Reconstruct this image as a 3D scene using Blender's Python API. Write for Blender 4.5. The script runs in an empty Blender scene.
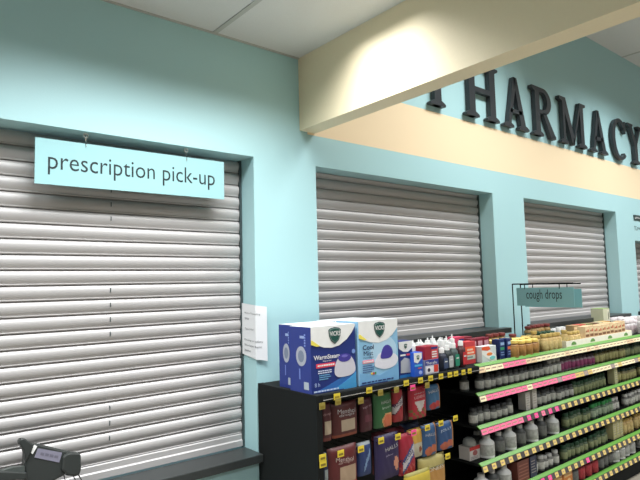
import bpy, math, random
from mathutils import Vector, Matrix
random.seed(7)
COL = bpy.context.scene.collection
SC = bpy.context.scene
S = 1.15            # survey units -> metres
ZF = 0.18           # floor height in survey units
CAM = Vector((0, -2.2, 1.62)); F = 555.6
CR = Vector((0.77195093, -0.63522495, -0.02410465))
CU = Vector((-0.0337589, -0.07883202, 0.99631614))
CF = Vector((0.63478509, 0.76829342, 0.08229895))

def at(ax, val, px, py):
    d = CR*((px-320)/F) - CU*((py-240)/F) + CF
    return CAM + d*((val-CAM[ax])/d[ax])
def atY(px, py, Y): return at(1, Y, px, py)

# ---------------------------------------------------------------- materials
def lin(c):
    return tuple(((v/255)/12.92 if v/255 <= .04045 else ((v/255+.055)/1.055)**2.4) for v in c)
MC = {}
def mat(name, rgb, rough=.6, metal=0., noise=.06, nscale=30, bump=0., spec=.5, emit=0, coat=0, trans=0, alpha=1):
    if name in MC: return MC[name]
    m = bpy.data.materials.new(name); m.use_nodes = True
    nt = m.node_tree; b = nt.nodes['Principled BSDF']
    c = lin(rgb)
    tc = nt.nodes.new('ShaderNodeTexCoord'); nz = nt.nodes.new('ShaderNodeTexNoise')
    nz.inputs['Scale'].default_value = nscale; nz.inputs['Detail'].default_value = 3
    nt.links.new(tc.outputs['Object'], nz.inputs['Vector'])
    mx = nt.nodes.new('ShaderNodeMix'); mx.data_type = 'RGBA'
    mx.inputs[6].default_value = (*[v*(1-noise) for v in c], 1); mx.inputs[7].default_value = (*[min(1, v*(1+noise)) for v in c], 1)
    nt.links.new(nz.outputs['Fac'], mx.inputs[0]); nt.links.new(mx.outputs[2], b.inputs['Base Color'])
    b.inputs['Roughness'].default_value = rough; b.inputs['Metallic'].default_value = metal
    b.inputs['Specular IOR Level'].default_value = spec
    if coat: b.inputs['Coat Weight'].default_value = coat
    if trans: b.inputs['Transmission Weight'].default_value = trans
    if bump:
        bp = nt.nodes.new('ShaderNodeBump'); bp.inputs['Strength'].default_value = bump; bp.inputs['Distance'].default_value = .002
        nt.links.new(nz.outputs['Fac'], bp.inputs['Height']); nt.links.new(bp.outputs['Normal'], b.inputs['Normal'])
    if emit:
        b.inputs['Emission Color'].default_value = (*c, 1); b.inputs['Emission Strength'].default_value = emit
    MC[name] = m; return m

TEAL = mat('teal_wall_paint', (174, 214, 218), .5, bump=.15, nscale=120, noise=.015)
CREAM = mat('cream_wall_paint', (244, 222, 186), .55, bump=.15, nscale=120, noise=.015)
BEAMC = mat('cream_beam_paint', (238, 223, 190), .55, bump=.15, nscale=100, noise=.02)
WHITEW = mat('plain_grey_paint', (120, 120, 118), .8)
CEIL = mat('acoustic_tile', (220, 220, 219), .9, nscale=260, noise=.07, bump=.5)
TBAR = mat('ceiling_grid_metal', (186, 186, 182), .5)
FLOOR = mat('vinyl_floor', (134, 127, 115), .35, nscale=18, noise=.12)
STEEL = mat('roller_shutter_metal', (186, 183, 182), .52, metal=.22, nscale=6, noise=.03)
RAIL = mat('shutter_rail_dark', (70, 82, 84), .5, metal=.3)
SILL = mat('black_laminate', (50, 54, 54), .38, nscale=80, noise=.2)
BLACK = mat('black_powder_coat', (18, 21, 21), .8, spec=.25, nscale=90, noise=.15)
BLACK2 = mat('black_back_panel', (24, 26, 27), .75, nscale=50)
LETTER = mat('charcoal_letter', (46, 50, 54), .42, nscale=30)
SIGNT = mat('pale_teal_acrylic', (160, 206, 210), .35, nscale=20, noise=.02)
SIGND = mat('teal_acrylic', (132, 182, 188), .4, nscale=20, noise=.02)
INK = mat('dark_print', (26, 42, 46), .6)
CHROME = mat('chrome', (230, 230, 230), .2, metal=1)
PAPER = mat('white_paper', (228, 230, 232), .7, noise=.01)
INKG = mat('grey_print', (80, 84, 88), .7)
GREEN = mat('green_edge_plastic', (84, 140, 44), .35, noise=.05)
RAILP = mat('clear_ticket_rail', (74, 70, 70), .4)
TAGY = mat('yellow_tag', (224, 200, 56), .6)
TAGP = mat('pink_tag', (246, 120, 156), .6)
TAGPP = mat('hot_pink_tag', (250, 78, 150), .6)
TAGC = mat('cream_tag', (238, 226, 186), .6)
TAGD = mat('tan_tag', (216, 190, 110), .6)
TAGO = mat('dull_yellow_tag', (150, 134, 60), .6)
TAGG = mat('grey_tag', (150, 140, 138), .6)
WHITEP = mat('white_plastic', (232, 232, 230), .4)
def LB(r, g, b): return mat('label_%d_%d_%d' % (r, g, b), (r, g, b), .55, noise=.6, nscale=55)
def C(r, g, b, rough=.5): return mat('print_%d_%d_%d' % (r, g, b), (r, g, b), rough)

# ---------------------------------------------------------------- mesh builder
_tc = {}
def glyphs(s, off=0.):
    if (s, off) in _tc: return _tc[(s, off)]
    cu = bpy.data.curves.new('t', 'FONT'); cu.body = s; cu.resolution_u = 3; cu.offset = off
    o = bpy.data.objects.new('t', cu); COL.objects.link(o)
    dg = bpy.context.evaluated_depsgraph_get(); dg.update()
    me = bpy.data.meshes.new_from_object(o.evaluated_get(dg))
    vs = [(v.co.x, v.co.y) for v in me.vertices]; fs = [list(p.vertices) for p in me.polygons]
    bpy.data.objects.remove(o); bpy.data.meshes.remove(me); bpy.data.curves.remove(cu)
    x0 = min(v[0] for v in vs); x1 = max(v[0] for v in vs); y0 = min(v[1] for v in vs); y1 = max(v[1] for v in vs)
    _tc[(s, off)] = ([((x-x0)/(x1-x0), (y-y0)/(y1-y0)) for x, y in vs], fs)
    return _tc[(s, off)]

class MB:
    def __init__(s): s.v = []; s.f = []; s.m = []; s.mats = []
    def mi(s, m):
        if m not in s.mats: s.mats.append(m)
        return s.mats.index(m)
    def add(s, vs, fs, m):
        n = len(s.v); s.v += [tuple(v) for v in vs]; k = s.mi(m)
        for f in fs: s.f.append([i+n for i in f]); s.m.append(k)
        return s
    def box(s, x0, x1, y0, y1, z0, z1, m):
        vs = [(x, y, z) for z in (z0, z1) for y in (y0, y1) for x in (x0, x1)]
        return s.add(vs, [(0, 2, 3, 1), (4, 5, 7, 6), (0, 1, 5, 4), (2, 6, 7, 3), (0, 4, 6, 2), (1, 3, 7, 5)], m)
    def prism(s, pts, y0, y1, m, ax='y'):
        n = len(pts)
        if ax == 'y': P = lambda a, b, c: (a, c, b)
        elif ax == 'x': P = lambda a, b, c: (c, a, b)     # pts in (y,z), extruded along x
        else: P = lambda a, b, c: (a, b, c)
        vs = [P(a, b, y0) for a, b in pts]+[P(a, b, y1) for a, b in pts]
        area = sum(pts[i][0]*pts[(i+1) % n][1]-pts[(i+1) % n][0]*pts[i][1] for i in range(n))
        fl = (area < 0) ^ (ax != 'y') ^ (y1 < y0)
        fs = [list(range(n)), list(range(2*n-1, n-1, -1))]+[[i, n+i, n+(i+1) % n, (i+1) % n] for i in range(n)]
        if fl: fs = [f[::-1] for f in fs]
        return s.add(vs, fs, m)
    def plate(s, pts, y, m, t=.0006): return s.prism(pts, y-t, y+.0002, m)
    def lathe(s, prof, m, cx=0, cy=0, n=16):
        vs = []; fs = []
        for r, z in prof:
            for i in range(n):
                a = 2*math.pi*i/n; vs.append((cx+r*math.cos(a), cy+r*math.sin(a), z))
        for j in range(len(prof)-1):
            for i in range(n):
                k = (i+1) % n; fs.append((j*n+i, j*n+k, (j+1)*n+k, (j+1)*n+i))
        fs.append(list(range(n))[::-1]); fs.append([(len(prof)-1)*n+i for i in range(n)])
        return s.add(vs, fs, m)
    def tube(s, pts, r, m, n=8):
        pts = [Vector(p) for p in pts]; vs = []; fs = []
        for j, p in enumerate(pts):
            d = (pts[min(j+1, len(pts)-1)]-pts[max(j-1, 0)]).normalized()
            a = d.cross(Vector((0, 0, 1)));
            if a.length < .05: a = d.cross(Vector((1, 0, 0)))
            a.normalize(); b = d.cross(a)
            for i in range(n):
                t = 2*math.pi*i/n; vs.append(p+a*(r*math.cos(t))+b*(r*math.sin(t)))
        for j in range(len(pts)-1):
            for i in range(n):
                k = (i+1) % n; fs.append((j*n+i, (j+1)*n+i, (j+1)*n+k, j*n+k))
        fs.append(list(range(n))); fs.append([(len(pts)-1)*n+i for i in range(n)][::-1])
        return s.add(vs, fs, m)
    def text(s, t, x0, z0, w, h, y, m, face='-y', yf=None, shear=0, rot=0, off=0.):
        vs, fs = glyphs(t, off); out = []
        for a, b in vs:
            u = a*w+shear*b*h; v = b*h
            if rot: u, v = u*math.cos(rot)-v*math.sin(rot), u*math.sin(rot)+v*math.cos(rot)
            if face == '-y': out.append((x0+u, (yf(x0+u, z0+v) if yf else y), z0+v))
            else: out.append((y, x0-u, z0+v))
        return s.add(out, fs, m)
    def build(s, name, parent=None, label=None, smooth=False, bevel=0):
        me = bpy.data.meshes.new(name); me.from_pydata(s.v, [], s.f)
        for m in s.mats: me.materials.append(m)
        for p, k in zip(me.polygons, s.m): p.material_index = k
        if smooth:
            for p in me.polygons: p.use_smooth = True
            try: me.set_sharp_from_angle(angle=math.radians(40))
            except Exception: pass
        me.update()
        o = bpy.data.objects.new(name, me); COL.objects.link(o); o.parent = parent
        if label: o['label'] = label
        if bevel:
            b = o.modifiers.new('bevel', 'BEVEL'); b.width = bevel*S; b.segments = 2; b.limit_method = 'ANGLE'
        return o

def tag(o, label, cat, group=None):
    o['label'] = label; o['category'] = cat
    if group: o['group'] = group
    return o
def struct(o): o['kind'] = 'structure'; return o
def thing(name, label, cat, loc=(0, 0, 0), rz=0, group=None, rx=0):
    o = bpy.data.objects.new(name, None); COL.objects.link(o); o.empty_display_size = .05
    o.location = loc; o.rotation_euler = (rx, 0, rz); return tag(o, label, cat, group)
KIDS = {}
def copy_tree(o, parent=None):
    c = o.copy(); COL.objects.link(c); c.parent = parent
    for ch in list(o.children): copy_tree(ch, c)
    return c
def dup(proto, loc, rz, label, group):
    o = copy_tree(proto); o.location = loc; o.scale = (1, 1, random.uniform(.94, 1.05)); o.rotation_euler = (0, 0, rz); o['label'] = label
    if group: o['group'] = group
    elif 'group' in o: del o['group']
    return o

def ellipse(cx, cz, rx, rz, n=20, a0=0, a1=2*math.pi, rot=0):
    out = []
    k = n if abs(a1-a0-2*math.pi) < 1e-6 else n+1
    for i in range(k):
        t = a0+(a1-a0)*i/n; u = rx*math.cos(t); v = rz*math.sin(t)
        out.append((cx+u*math.cos(rot)-v*math.sin(rot), cz+u*math.sin(rot)+v*math.cos(rot)))
    return out
def smooth(P, k=5):
    n = len(P); out = []
    for i in range(n):
        a, b, c, d = P[i-1], P[i], P[(i+1) % n], P[(i+2) % n]
        for j in range(k):
            t = j/k
            out.append(tuple(.5*(2*b[q]+(c[q]-a[q])*t+(2*a[q]-5*b[q]+4*c[q]-d[q])*t*t+(3*b[q]-a[q]-3*c[q]+d[q])*t**3) for q in (0, 1)))
    return out
def rect(x0, x1, z0, z1): return [(x0, z0), (x1, z0), (x1, z1), (x0, z1)]

# ================================================================ THE ROOM
XL, XR, YB = -3.2, 8.2, -6.5
CL, CH = 2.79, 3.82
OPEN = [(-.25, 1.42, .835, 2.24), (1.80, 3.395, 1.27, 2.24), (3.80, 5.385, 1.27, 2.24), (5.775, 7.3, 1.27, 1.985)]
# pharmacy wall: a solid slab pierced by the four counters, with its painted cream band
xs = sorted({XL, 1.75, XR, *[v for o in OPEN for v in o[:2]]})
zs = sorted({ZF, CH, 2.40, 2.71, *[v for o in OPEN for v in o[2:]]})
w = MB()
for i in range(len(xs)-1):
    for j in range(len(zs)-1):
        xa, xb, za, zb = xs[i], xs[i+1], zs[j], zs[j+1]
        cx, cz = (xa+xb)/2, (za+zb)/2
        if any(o[0] < cx < o[1] and o[2] < cz < o[3] for o in OPEN): continue
        m = CREAM if (cx > 1.75 and 2.40 < cz < 2.71) else TEAL
        w.box(xa, xb, 0, .3, za, zb, m)
struct(w.build('wall_front'))
struct(MB().box(XL, XR, YB, .3, ZF-.1, ZF, FLOOR).build('floor'))
struct(MB().box(XL, 1.70, YB, 0, CL, CL+.08, CEIL).build('ceiling'))
struct(MB().box(1.80, XR, YB, 0, CH, CH+.08, CEIL).build('ceiling_upper'))
struct(MB().box(1.70, 1.80, YB, 0, 2.412, CH+.08, BEAMC).build('ceiling_beam'))
struct(MB().box(XL-.1, XL, YB, .3, ZF-.1, CL+.08, WHITEW).build('wall_left'))
struct(MB().box(XR, XR+.1, YB, .3, ZF-.1, CH+.08, WHITEW).build('wall_right'))
struct(MB().box(XL, XR, YB-.1, YB, ZF-.1, CH+.08, WHITEW).build('wall_back'))
g = MB()
x = 1.213
while x > XL:
    g.box(x-.011, x+.011, YB, 0, CL-.004, CL-.0005, TBAR); x -= 1.06
y = -1.05
while y > YB:
    g.box(XL, 1.70, y-.011, y+.011, CL-.0045, CL-.001, TBAR); y -= .53
g.box(XL, 1.70, -.012, 0, CL-.005, CL, TBAR)
struct(g.build('trim_1'))
g = MB(); x = 2.6
while x < XR:
    g.box(x-.011, x+.011, YB, 0, CH-.004, CH-.0005, TBAR); x += 1.06
y = -1.05
while y > YB:
    g.box(1.8, XR, y-.011, y+.011, CH-.0045, CH-.001, TBAR); y -= .53
struct(g.build('trim_2'))

# ================================================================ SHUTTERS
def shutter(i, x0, x1, z0, z1, label, P=.0592):
    t = thing('roller_shutter', label, 'roller shutter', ((x0+x1)/2, .12, z0))
    hw = (x1-x0)/2-.012; H = z1-z0
    prof = []
    z = .062
    while z < H-.004:
        k = min(P, H-.002-z)
        # one slat: hooked lower lip, round belly, narrow neck
        for (yy, zz) in ((.010, 0), (.0005, .001), (-.001, .0045), (.003, .0065), (.0015, .010), (-.0025, .017), (-.005, .026), (-.0056, .034), (-.0045, .043), (-.001, .050), (.005, .0555)):
            if zz <= k: prof.append((yy, z+zz))
        z += P
    vs = []; fs = []
    for yy, zz in prof: vs += [(-hw, yy, zz), (hw, yy, zz)]
    for j in range(len(prof)-1): fs.append((2*j, 2*j+1, 2*j+3, 2*j+2))
    nb = len(vs); vs += [(-hw, .02, prof[0][1]), (hw, .02, prof[0][1]), (hw, .02, prof[-1][1]), (-hw, .02, prof[-1][1])]
    fs.append((nb, nb+3, nb+2, nb+1))
    cur = MB().add(vs, fs, STEEL).build('slat_curtain', t)
    for p in cur.data.polygons: p.use_smooth = True
    cur.data.set_sharp_from_angle(angle=math.radians(38))
    if z1-z0 > 1.3:
        jx = atY(110, 300, .12).x-(x0+x1)/2; m = MB(); z = .062+P
        while z < H-.03: m.box(jx-.0016, jx+.0016, -.0075, .002, z+.026-P*.0, z+.044, RAIL) if int(z*97) % 2 else None; z += P
        m.build('slat_joint', t)
    MB().prism([(-.004, .004), (.016, .004), (.016, .064), (.004, .064), (-.004, .058), (-.004, .036), (-.010, .031), (-.010, .006)], -hw, hw, STEEL, 'x').build('bottom_bar', t)
    for s in (-1, 1):
        a, b = sorted((s*(hw+.012), s*(hw+.001)))
        MB().box(a, b, -.010, .03, 0, H, RAIL).build('guide_rail', t)
    return t
shutter(0, -.25, 1.42, .875, 2.24, 'wide lowered grey metal roller shutter behind the hanging prescription pick-up sign')
shutter(1, 1.80, 3.395, 1.305, 2.24, 'lowered grey metal roller shutter behind the two large humidifier boxes', .0563)
shutter(2, 3.80, 5.385, 1.305, 2.24, 'lowered grey metal roller shutter behind the small cough drops sign', .0563)
shutter(3, 5.775, 7.3, 1.305, 1.985, 'roller shutter at the far right edge under the small dark sign', .0563)
def sill(x0, x1, z, label, yf=-.06):
    o = MB().box(x0, x1, yf, .105, z-.036, z, SILL).build('counter_ledge', bevel=.003)
    return tag(o, label, 'counter ledge')
# ledges rest in the openings: wall openings start below them
sill(-.25, 1.4185, .875, 'black counter ledge under the large shutter with the card terminal on it', -.05)
def sill2(x0, x1, o0, o1, z, label):
    pts = [(x0, -.06), (x1, -.06), (x1, -.0005), (o1-.001, -.0005), (o1-.001, .118), (o0+.001, .118), (o0+.001, -.0005), (x0, -.0005)]
    return tag(MB().prism(pts, z-.035, z-.0005, SILL, 'z').build('counter_ledge', bevel=.003), label, 'counter ledge')
sill2(1.76, 3.455, 1.80, 3.395, 1.305, 'black counter ledge under the middle shutter, behind the spray bottles')
sill2(3.75, 5.43, 3.80, 5.385, 1.305, 'black counter ledge under the shutter behind the cough drops sign')
sill2(5.73, 7.35, 5.775, 7.3, 1.305, 'black counter ledge under the shutter at the far right edge')

# ================================================================ PHARMACY LETTERS
def letter(ch, x0, x1, label):
    W = x1-x0; H = .388; t = thing('wall_letter', label, 'sign letter', (x0, -.006, 2.742), 0, None)
    mb = MB(); y0, y1 = -.034, 0; st = .066; SW = .146
    def st_(a, z0=0, z1=H, w_=st): mb.prism([(a, z0), (a+w_, z0), (a+w_, z1), (a, z1)], y0, y1, LETTER)
    def serif(c, z, up, w_=SW, s_=st):
        h = .022; d = 1 if up else -1; a = c-w_/2; b = c+w_/2
        pts = [(a, z), (b, z), (b+.002, z+d*h*.6), (b-.010, z+d*h), (c+s_*.55, z+d*(h+.012)), (c-s_*.55, z+d*(h+.012)), (a+.010, z+d*h), (a-.002, z+d*h*.6)]
        mb.prism(pts, y0-.0004, y1+.0002, LETTER)
    def quad(*p): mb.prism(list(p), y0+.0003, y1-.0003, LETTER)
    def ring(cx, cz, rx, rz, tx, tz, a0, a1, n=26):
        o = [(cx+rx*math.cos(math.radians(a0+(a1-a0)*i/n)), cz+rz*math.sin(math.radians(a0+(a1-a0)*i/n))) for i in range(n+1)]
        q = [(cx+(rx-tx)*math.cos(math.radians(a0+(a1-a0)*i/n)), cz+(rz-tz)*math.sin(math.radians(a0+(a1-a0)*i/n))) for i in range(n+1)]
        for i in range(n): quad(o[i], o[i+1], q[i+1], q[i])
    if ch in 'PR':
        a = .042; st_(a); serif(a+st/2, 0, 1)
        mb.prism([(0, H), (0, H-.02), (a, H-.036), (a+.03, H-.036), (a+.05, H)], y0-.0004, y1, LETTER)
        r = .105; cz = H-r; cx = W*.5
        quad((a+.02, H-.036), (cx, H-.036), (cx, H), (a+.02, H)); quad((a+.02, cz-r), (cx, cz-r), (cx, cz-r+.034), (a+.02, cz-r+.034))
        ring(cx, cz, W*.34, r, .060, .036, -90, 90)
        if ch == 'R':
            quad((W*.44, H-.20), (W*.60, H-.20), (W*.96, .03), (W*.78, .0)); quad((W*.78, 0), (W, 0), (W, .022), (W*.93, .034))
    elif ch == 'H':
        for c in (.071, W-.071): st_(c-st/2); serif(c, 0, 1); serif(c, H, 0)
        quad((.08, .178), (W-.08, .178), (W-.08, .214), (.08, .214))
    elif ch == 'A':
        c = W*.49
        quad((.052, .02), (.090, .02), (c+.012, H-.05), (c+.0, H), (c-.018, H))
        quad((W-.106, .02), (W-.038, .02), (c+.026, H), (c-.018, H))
        serif(.062, 0, 1, .124, .036); serif(W-.066, 0, 1, .132, .06); quad((W*.26, .112), (W*.74, .112), (W*.72, .142), (W*.28, .142))
    elif ch == 'M':
        st_(.05, w_=.034); st_(W-.103, w_=.060); serif(.066, 0, 1, .12, .034); serif(W-.073, 0, 1)
        c = W*.48
        quad((.03, H), (.105, H), (c+.022, .04), (c-.018, .0)); quad((c-.018, 0), (c+.012, .0), (W-.075, H), (W-.105, H-.02))
        mb.prism([(0, H), (0, H-.022), (.04, H-.034), (.085, H-.034), (.105, H)], y0-.0004, y1, LETTER)
        mb.prism([(W, H), (W, H-.022), (W-.04, H-.034), (W-.09, H-.034), (W-.105, H)], y0-.0004, y1, LETTER)
    elif ch == 'C':
        cx = W*.55; ring(cx, H/2, W*.55, H/2+.006, .062, .032, 46, 312, 34)
        e = cx+W*.55*math.cos(math.radians(46))
        mb.prism([(e-.03, H-.10), (e+.008, H-.125), (e+.016, H-.01), (e-.004, H-.006), (e-.03, H-.05)], y0-.0004, y1, LETTER)
    elif ch == 'Y':
        c = W*.5; st_(c-st/2, 0, .2); serif(c, 0, 1); serif(.06, H, 0, .12); serif(W-.055, H, 0, .11, .03)
        quad((.03, H-.02), (.098, H-.02), (c+st/2, .18), (c-st/2, .18)); quad((c+.0, .18), (c+st/2, .2), (W-.04, H-.02), (W-.075, H-.02))
    mb.build('letter_body', t)
    for px in {'P': (.072,), 'R': (.072,), 'H': (.071, W-.071), 'A': (.062, W-.07), 'M': (.066, W-.073), 'C': (.03,), 'Y': (W/2,)}[ch]: MB().box(px-.006, px+.006, -.001, .0065, (.17 if ch == 'C' else .008), (.185 if ch == 'C' else .02), BLACK).build('wall_spacer', t)
letter('P', 2.712, 3.01, 'dark raised capital letter P partly hidden behind the cream beam')
letter('H', 3.085, 3.47, 'dark raised capital letter H on the upper teal wall')
letter('A', 3.535, 3.866, 'dark raised capital letter A between the letters H and R')
letter('R', 3.935, 4.275, 'dark raised capital letter R on the upper teal wall')
letter('M', 4.358, 4.812, 'dark raised capital letter M on the upper teal wall')
letter('A', 4.885, 5.222, 'dark raised capital letter A between the letters M and C')
letter('C', 5.335, 5.645, 'dark raised capital letter C on the upper teal wall')
letter('Y', 5.69, 6.04, 'dark raised capital letter Y ending the row at the right edge')

# ================================================================ HANGING SIGN
t = thing('hanging_sign', 'pale teal prescription pick-up sign hanging from two hooks before the wide shutter', 'sign', (.88, .035, 2.026))
b = MB()
Wd = .398
b.prism([(-Wd, -.002), (Wd, .002), (Wd, .176), (-Wd, .172)], -.003, .003, SIGNT)
b.build('sign_panel', t)
MB().text('prescription pick-up', -Wd+.045, .036, .703, .090, -.0036, INK, rot=.004, off=-.003).build('sign_lettering', t, 'dark sans-serif words reading prescription pick-up')
for hx in (-.217, .21):
    h = MB(); z0 = .172
    h.tube([(hx, -.006, z0-.012), (hx, -.007, z0+.004), (hx, 0, z0+.014), (hx, 0, z0+.032)],   .0024, CHROME)
    pts = [(hx+.008*math.sin(a*math.pi/8), -.001, z0+.026+.008-.008*math.cos(a*math.pi/8)) for a in range(17)]
    h.tube(pts, .0032, WHITEP); h.lathe([(.007, 2.2395-2.026-.004), (.007, 2.2395-2.026)], WHITEP, hx, 0, 10)
    h.build('hook', t, smooth=True)

# ================================================================ PAPER NOTICE
t = thing('paper_notice', 'white printed paper notice taped round the wall corner beside the wide shutter', 'notice', (1.42, -.004, 1.42))
vs = []; n = 12; fs = []
A = [(-.007, .114), (-.006, .050), (-.006, -.001), (.0, -.005), (.025, -.007), (.052, -.011)]
tops = [.128, .122, .118, .116, .113, .108]; bots = [-.112, -.122, -.130, -.132, -.136, -.142]
for (a, c), zt, zb in zip(A, tops, bots): vs += [(a, c, zb), (a, c, zt)]
for i in range(len(A)-1): fs.append((2*i, 2*i+2, 2*i+3, 2*i+1))
vs2 = [(x+.0005, y+.0006, z) for x, y, z in vs]; k = len(vs)
fs += [tuple(v+k for v in f[::-1]) for f in fs[:]]
MB().add(vs+vs2, fs, PAPER).build('sheet', t)
def onpaper(u, z):   # u: 0..1 across the notice
    L = [0]
    for i in range(len(A)-1): L.append(L[-1]+math.dist(A[i], A[i+1]))
    d = u*L[-1]
    for i in range(len(A)-1):
        if d <= L[i+1]+1e-9:
            f = (d-L[i])/(L[i+1]-L[i]); x = A[i][0]+(A[i+1][0]-A[i][0])*f; y = A[i][1]+(A[i+1][1]-A[i][1])*f
            return (x-.0012, y-.0012, z-.012*u)
    return (A[-1][0], A[-1][1], z)
pr = MB()
for (txt, u0, u1, z) in (('Hours of Operating', .14, .80, .078), ('time', .14, .34, .053), ('Open 7-7-4', .14, .55, .003), ('During or safety', .12, .88, -.048), ('Shortages Basic', .12, .84, -.072), ('items', .12, .40, -.096)):
    gv, gf = glyphs(txt); pr.add([onpaper(u0+(u1-u0)*a, z+.011*b_) for a, b_ in gv], gf, INKG)
pr.build('printed_lines', t)

# small sign over last counter
t = thing('counter_sign', 'small dark sign with white line of text above the far right shutter', 'sign', (5.78, 0, 2.0))
MB().box(.0, .5, -.008, 0, .188, .236, mat('dark_green_sign', (50, 66, 66), .5)).build('sign_panel', t)
MB().text('pharmacy', .02, .198, .3, .024, -.0086, WHITEP).build('sign_lettering', t)
MB().text('TC', 0, .085, .055, .042, -.001, INK).text('prescription', .066, .085, .3, .042, -.001, INK).build('printed_lines', t, 'thin dark letters on the wall under the dark panel')

# ================================================================ CARD TERMINAL
DK = mat('terminal_plastic', (44, 48, 47), .45, nscale=60); DK2 = mat('terminal_plastic_light', (70, 76, 73), .4)
Yt = -.02
def tp(px, py): p = atY(px, py, Yt); return (p.x-.5, p.z-.95)
t = thing('card_terminal', 'black card payment terminal with small grey screen on the counter ledge', 'card terminal', (.5, Yt, .95), 0, None, -.12)
mb = MB()
mb.prism([tp(*p) for p in ((25, 462), (26, 452), (31, 445), (37, 444), (62, 450), (72, 452), (70, 470), (62, 476), (50, 482), (24, 482))], -.012, .045, DK)
mb.build('body', t, bevel=.006)
mb = MB(); mb.prism([tp(*p) for p in ((19, 441), (21.5, 438.5), (25, 438.8), (34, 445), (31.5, 452), (25, 463), (24.5, 455), (23, 450), (19.5, 444.5))], -.02, .015, DK)
mb.build('side_guard', t, bevel=.005)
mb = MB(); mb.prism([tp(*p) for p in ((62, 456), (67, 453), (72, 452.3), (79, 452.5), (80.3, 456), (80, 469), (78.5, 474), (74, 476), (66, 475), (60, 470))], -.022, .035, DK)
mb.build('side_guard', t, bevel=.007)
mb = MB(); mb.plate([tp(*p) for p in ((34.2, 457.6), (58.8, 462.5), (62, 452.7), (38, 448.5))], -.0132, mat('terminal_screen', (126, 124, 140), .25), .001)
mb.build('screen', t, 'pale violet-grey screen')
mb = MB()
for k in range(4): mb.plate([tp(40+k*4.6, 455+k*.9), tp(43.5+k*4.6, 455.7+k*.9), tp(44.3+k*4.6, 453.2+k*.9), tp(40.8+k*4.6, 452.5+k*.9)], -.0144, C(96, 94, 108), .0003)
mb.build('screen_icons', t)
mb = MB(); mb.plate([tp(*p) for p in ((29.6, 452.8), (32.8, 454.2), (37.4, 446.6), (34.6, 445.2))], -.0132, WHITEP, .001)
mb.build('label_strip', t, 'white strip')
mb = MB(); mb.lathe([(.045, -.069), (.045, -.062), (.014, -.062), (.014, .0)], DK, .0, .02, 20); mb.build('stand', t, smooth=True)
mb = MB()
mb.prism([tp(*p) for p in ((-6, 470), (24, 471), (24, 478), (-6, 480))], -.05, .05, DK); mb.build('keypad_tray', t, bevel=.004)
mb = MB(); mb.prism([tp(*p) for p in ((13, 467.3), (24, 466), (24, 471), (2, 470.5))], -.02, .02, DK2); mb.build('tray_edge', t)
for a, bq in (((64, 475), (65, 490)), ((73, 475), (77, 490)), ((77, 472), (83, 489))):
    mb = MB(); p = tp(*a); q = tp(*bq)
    mb.tube([(p[0], .0, p[1]), ((p[0]*.4+q[0]*.6)+.003, .0, (p[1]+q[1])/2), (q[0], .0, q[1])], .0018, DK); mb.build('cable', t, smooth=True)

# ================================================================ SHELVING
GY = -.43
t = thing('shelving_unit', 'black shelving unit with hooks against the wall under the humidifier boxes', 'shelving unit', (1.42, 0, ZF)); BU = t
D0 = 1.18-ZF
MB().box(.0, .03, -.435, -.008, 0, D0+.002, BLACK).build('end_panel', t, bevel=.002)
MB().box(.03, 1.10, -.06, -.03, 0, D0-.012, BLACK2).build('back_panel', t)
MB().box(.03, 1.10, -.43, -.008, D0-.012, D0, BLACK).build('top_deck', t)
MB().box(.03, 1.10, -.42, -.06, 0, .12, BLACK).build('base_deck', t)
MB().box(.03, 1.10, -.437, -.43, D0-.03, D0-.002, BLACK).tube([(.03, -.439, D0-.02), (1.10, -.439, D0-.02)], .002, CHROME).build('front_rail', t)
for px, py, ww in ((337, 396.5, 1), (369.3, 390.2, 1), (406.3, 383, 1), (420.6, 380.3, .95), (430.7, 378.3, .95), (441, 376.3, .95), (450, 374.7, 1), (456, 373.6, 1), (463.5, 372.2, .9), (469.7, 371, .9)):
    p = atY(px, py, -.443); m = MB(); a = p.x-1.42; z = p.z-ZF
    m.box(a-.017*ww, a+.017*ww, -.4435, -.4425, z-.0125, z+.0125, TAGY); m.box(a-.012*ww, a+.012*ww, -.444, -.4436, z-.006, z+.002, C(156, 134, 40))
    m.build('price_tag', t, 'yellow shelf price tag')

def X(px, py, Y=-.36): return atY(px, py, Y).x
ZS = [1.185, 1.035, .865, .675, .485, .33]
x0u, x1u = 2.525, 5.6
t = thing('shelving_unit', 'long black shelving unit with green-edged shelves of bottles, right of the humidifiers', 'shelving unit', (x0u, 0, ZF)); L = x1u-x0u
MB().box(0, L, -.05, -.02, 0, ZS[0]-ZF-.02, BLACK2).build('back_panel', t)
MB().box(0, L, -.40, -.05, 0, ZS[5]-ZF-.03, BLACK).build('base', t)
patt = [
 lambda u: 'cccppccccccccccccccccccccccccccccc',
]
def cards(i, px):
    r = random.Random(i*1000+int(px)); q = r.random()
    if i == 0: return TAGP if 503 < px < 522 else (TAGC if q < .85 else C(226, 200, 160))
    if i == 1:
        if px < 486: return TAGC
        if px < 523: return TAGP
        if px < 529: return TAGC
        if px < 533: return TAGG
        if px < 558: return TAGP
        if px < 562: return TAGG
        if px < 574: return TAGP
        return TAGC if q < .6 else (TAGD if q < .8 else TAGG)
    if i == 2:
        if px < 490: return TAGP
        if px < 492: return TAGG
        if px < 524: return TAGP if q < .85 else TAGG
        return None
    return None
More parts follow.
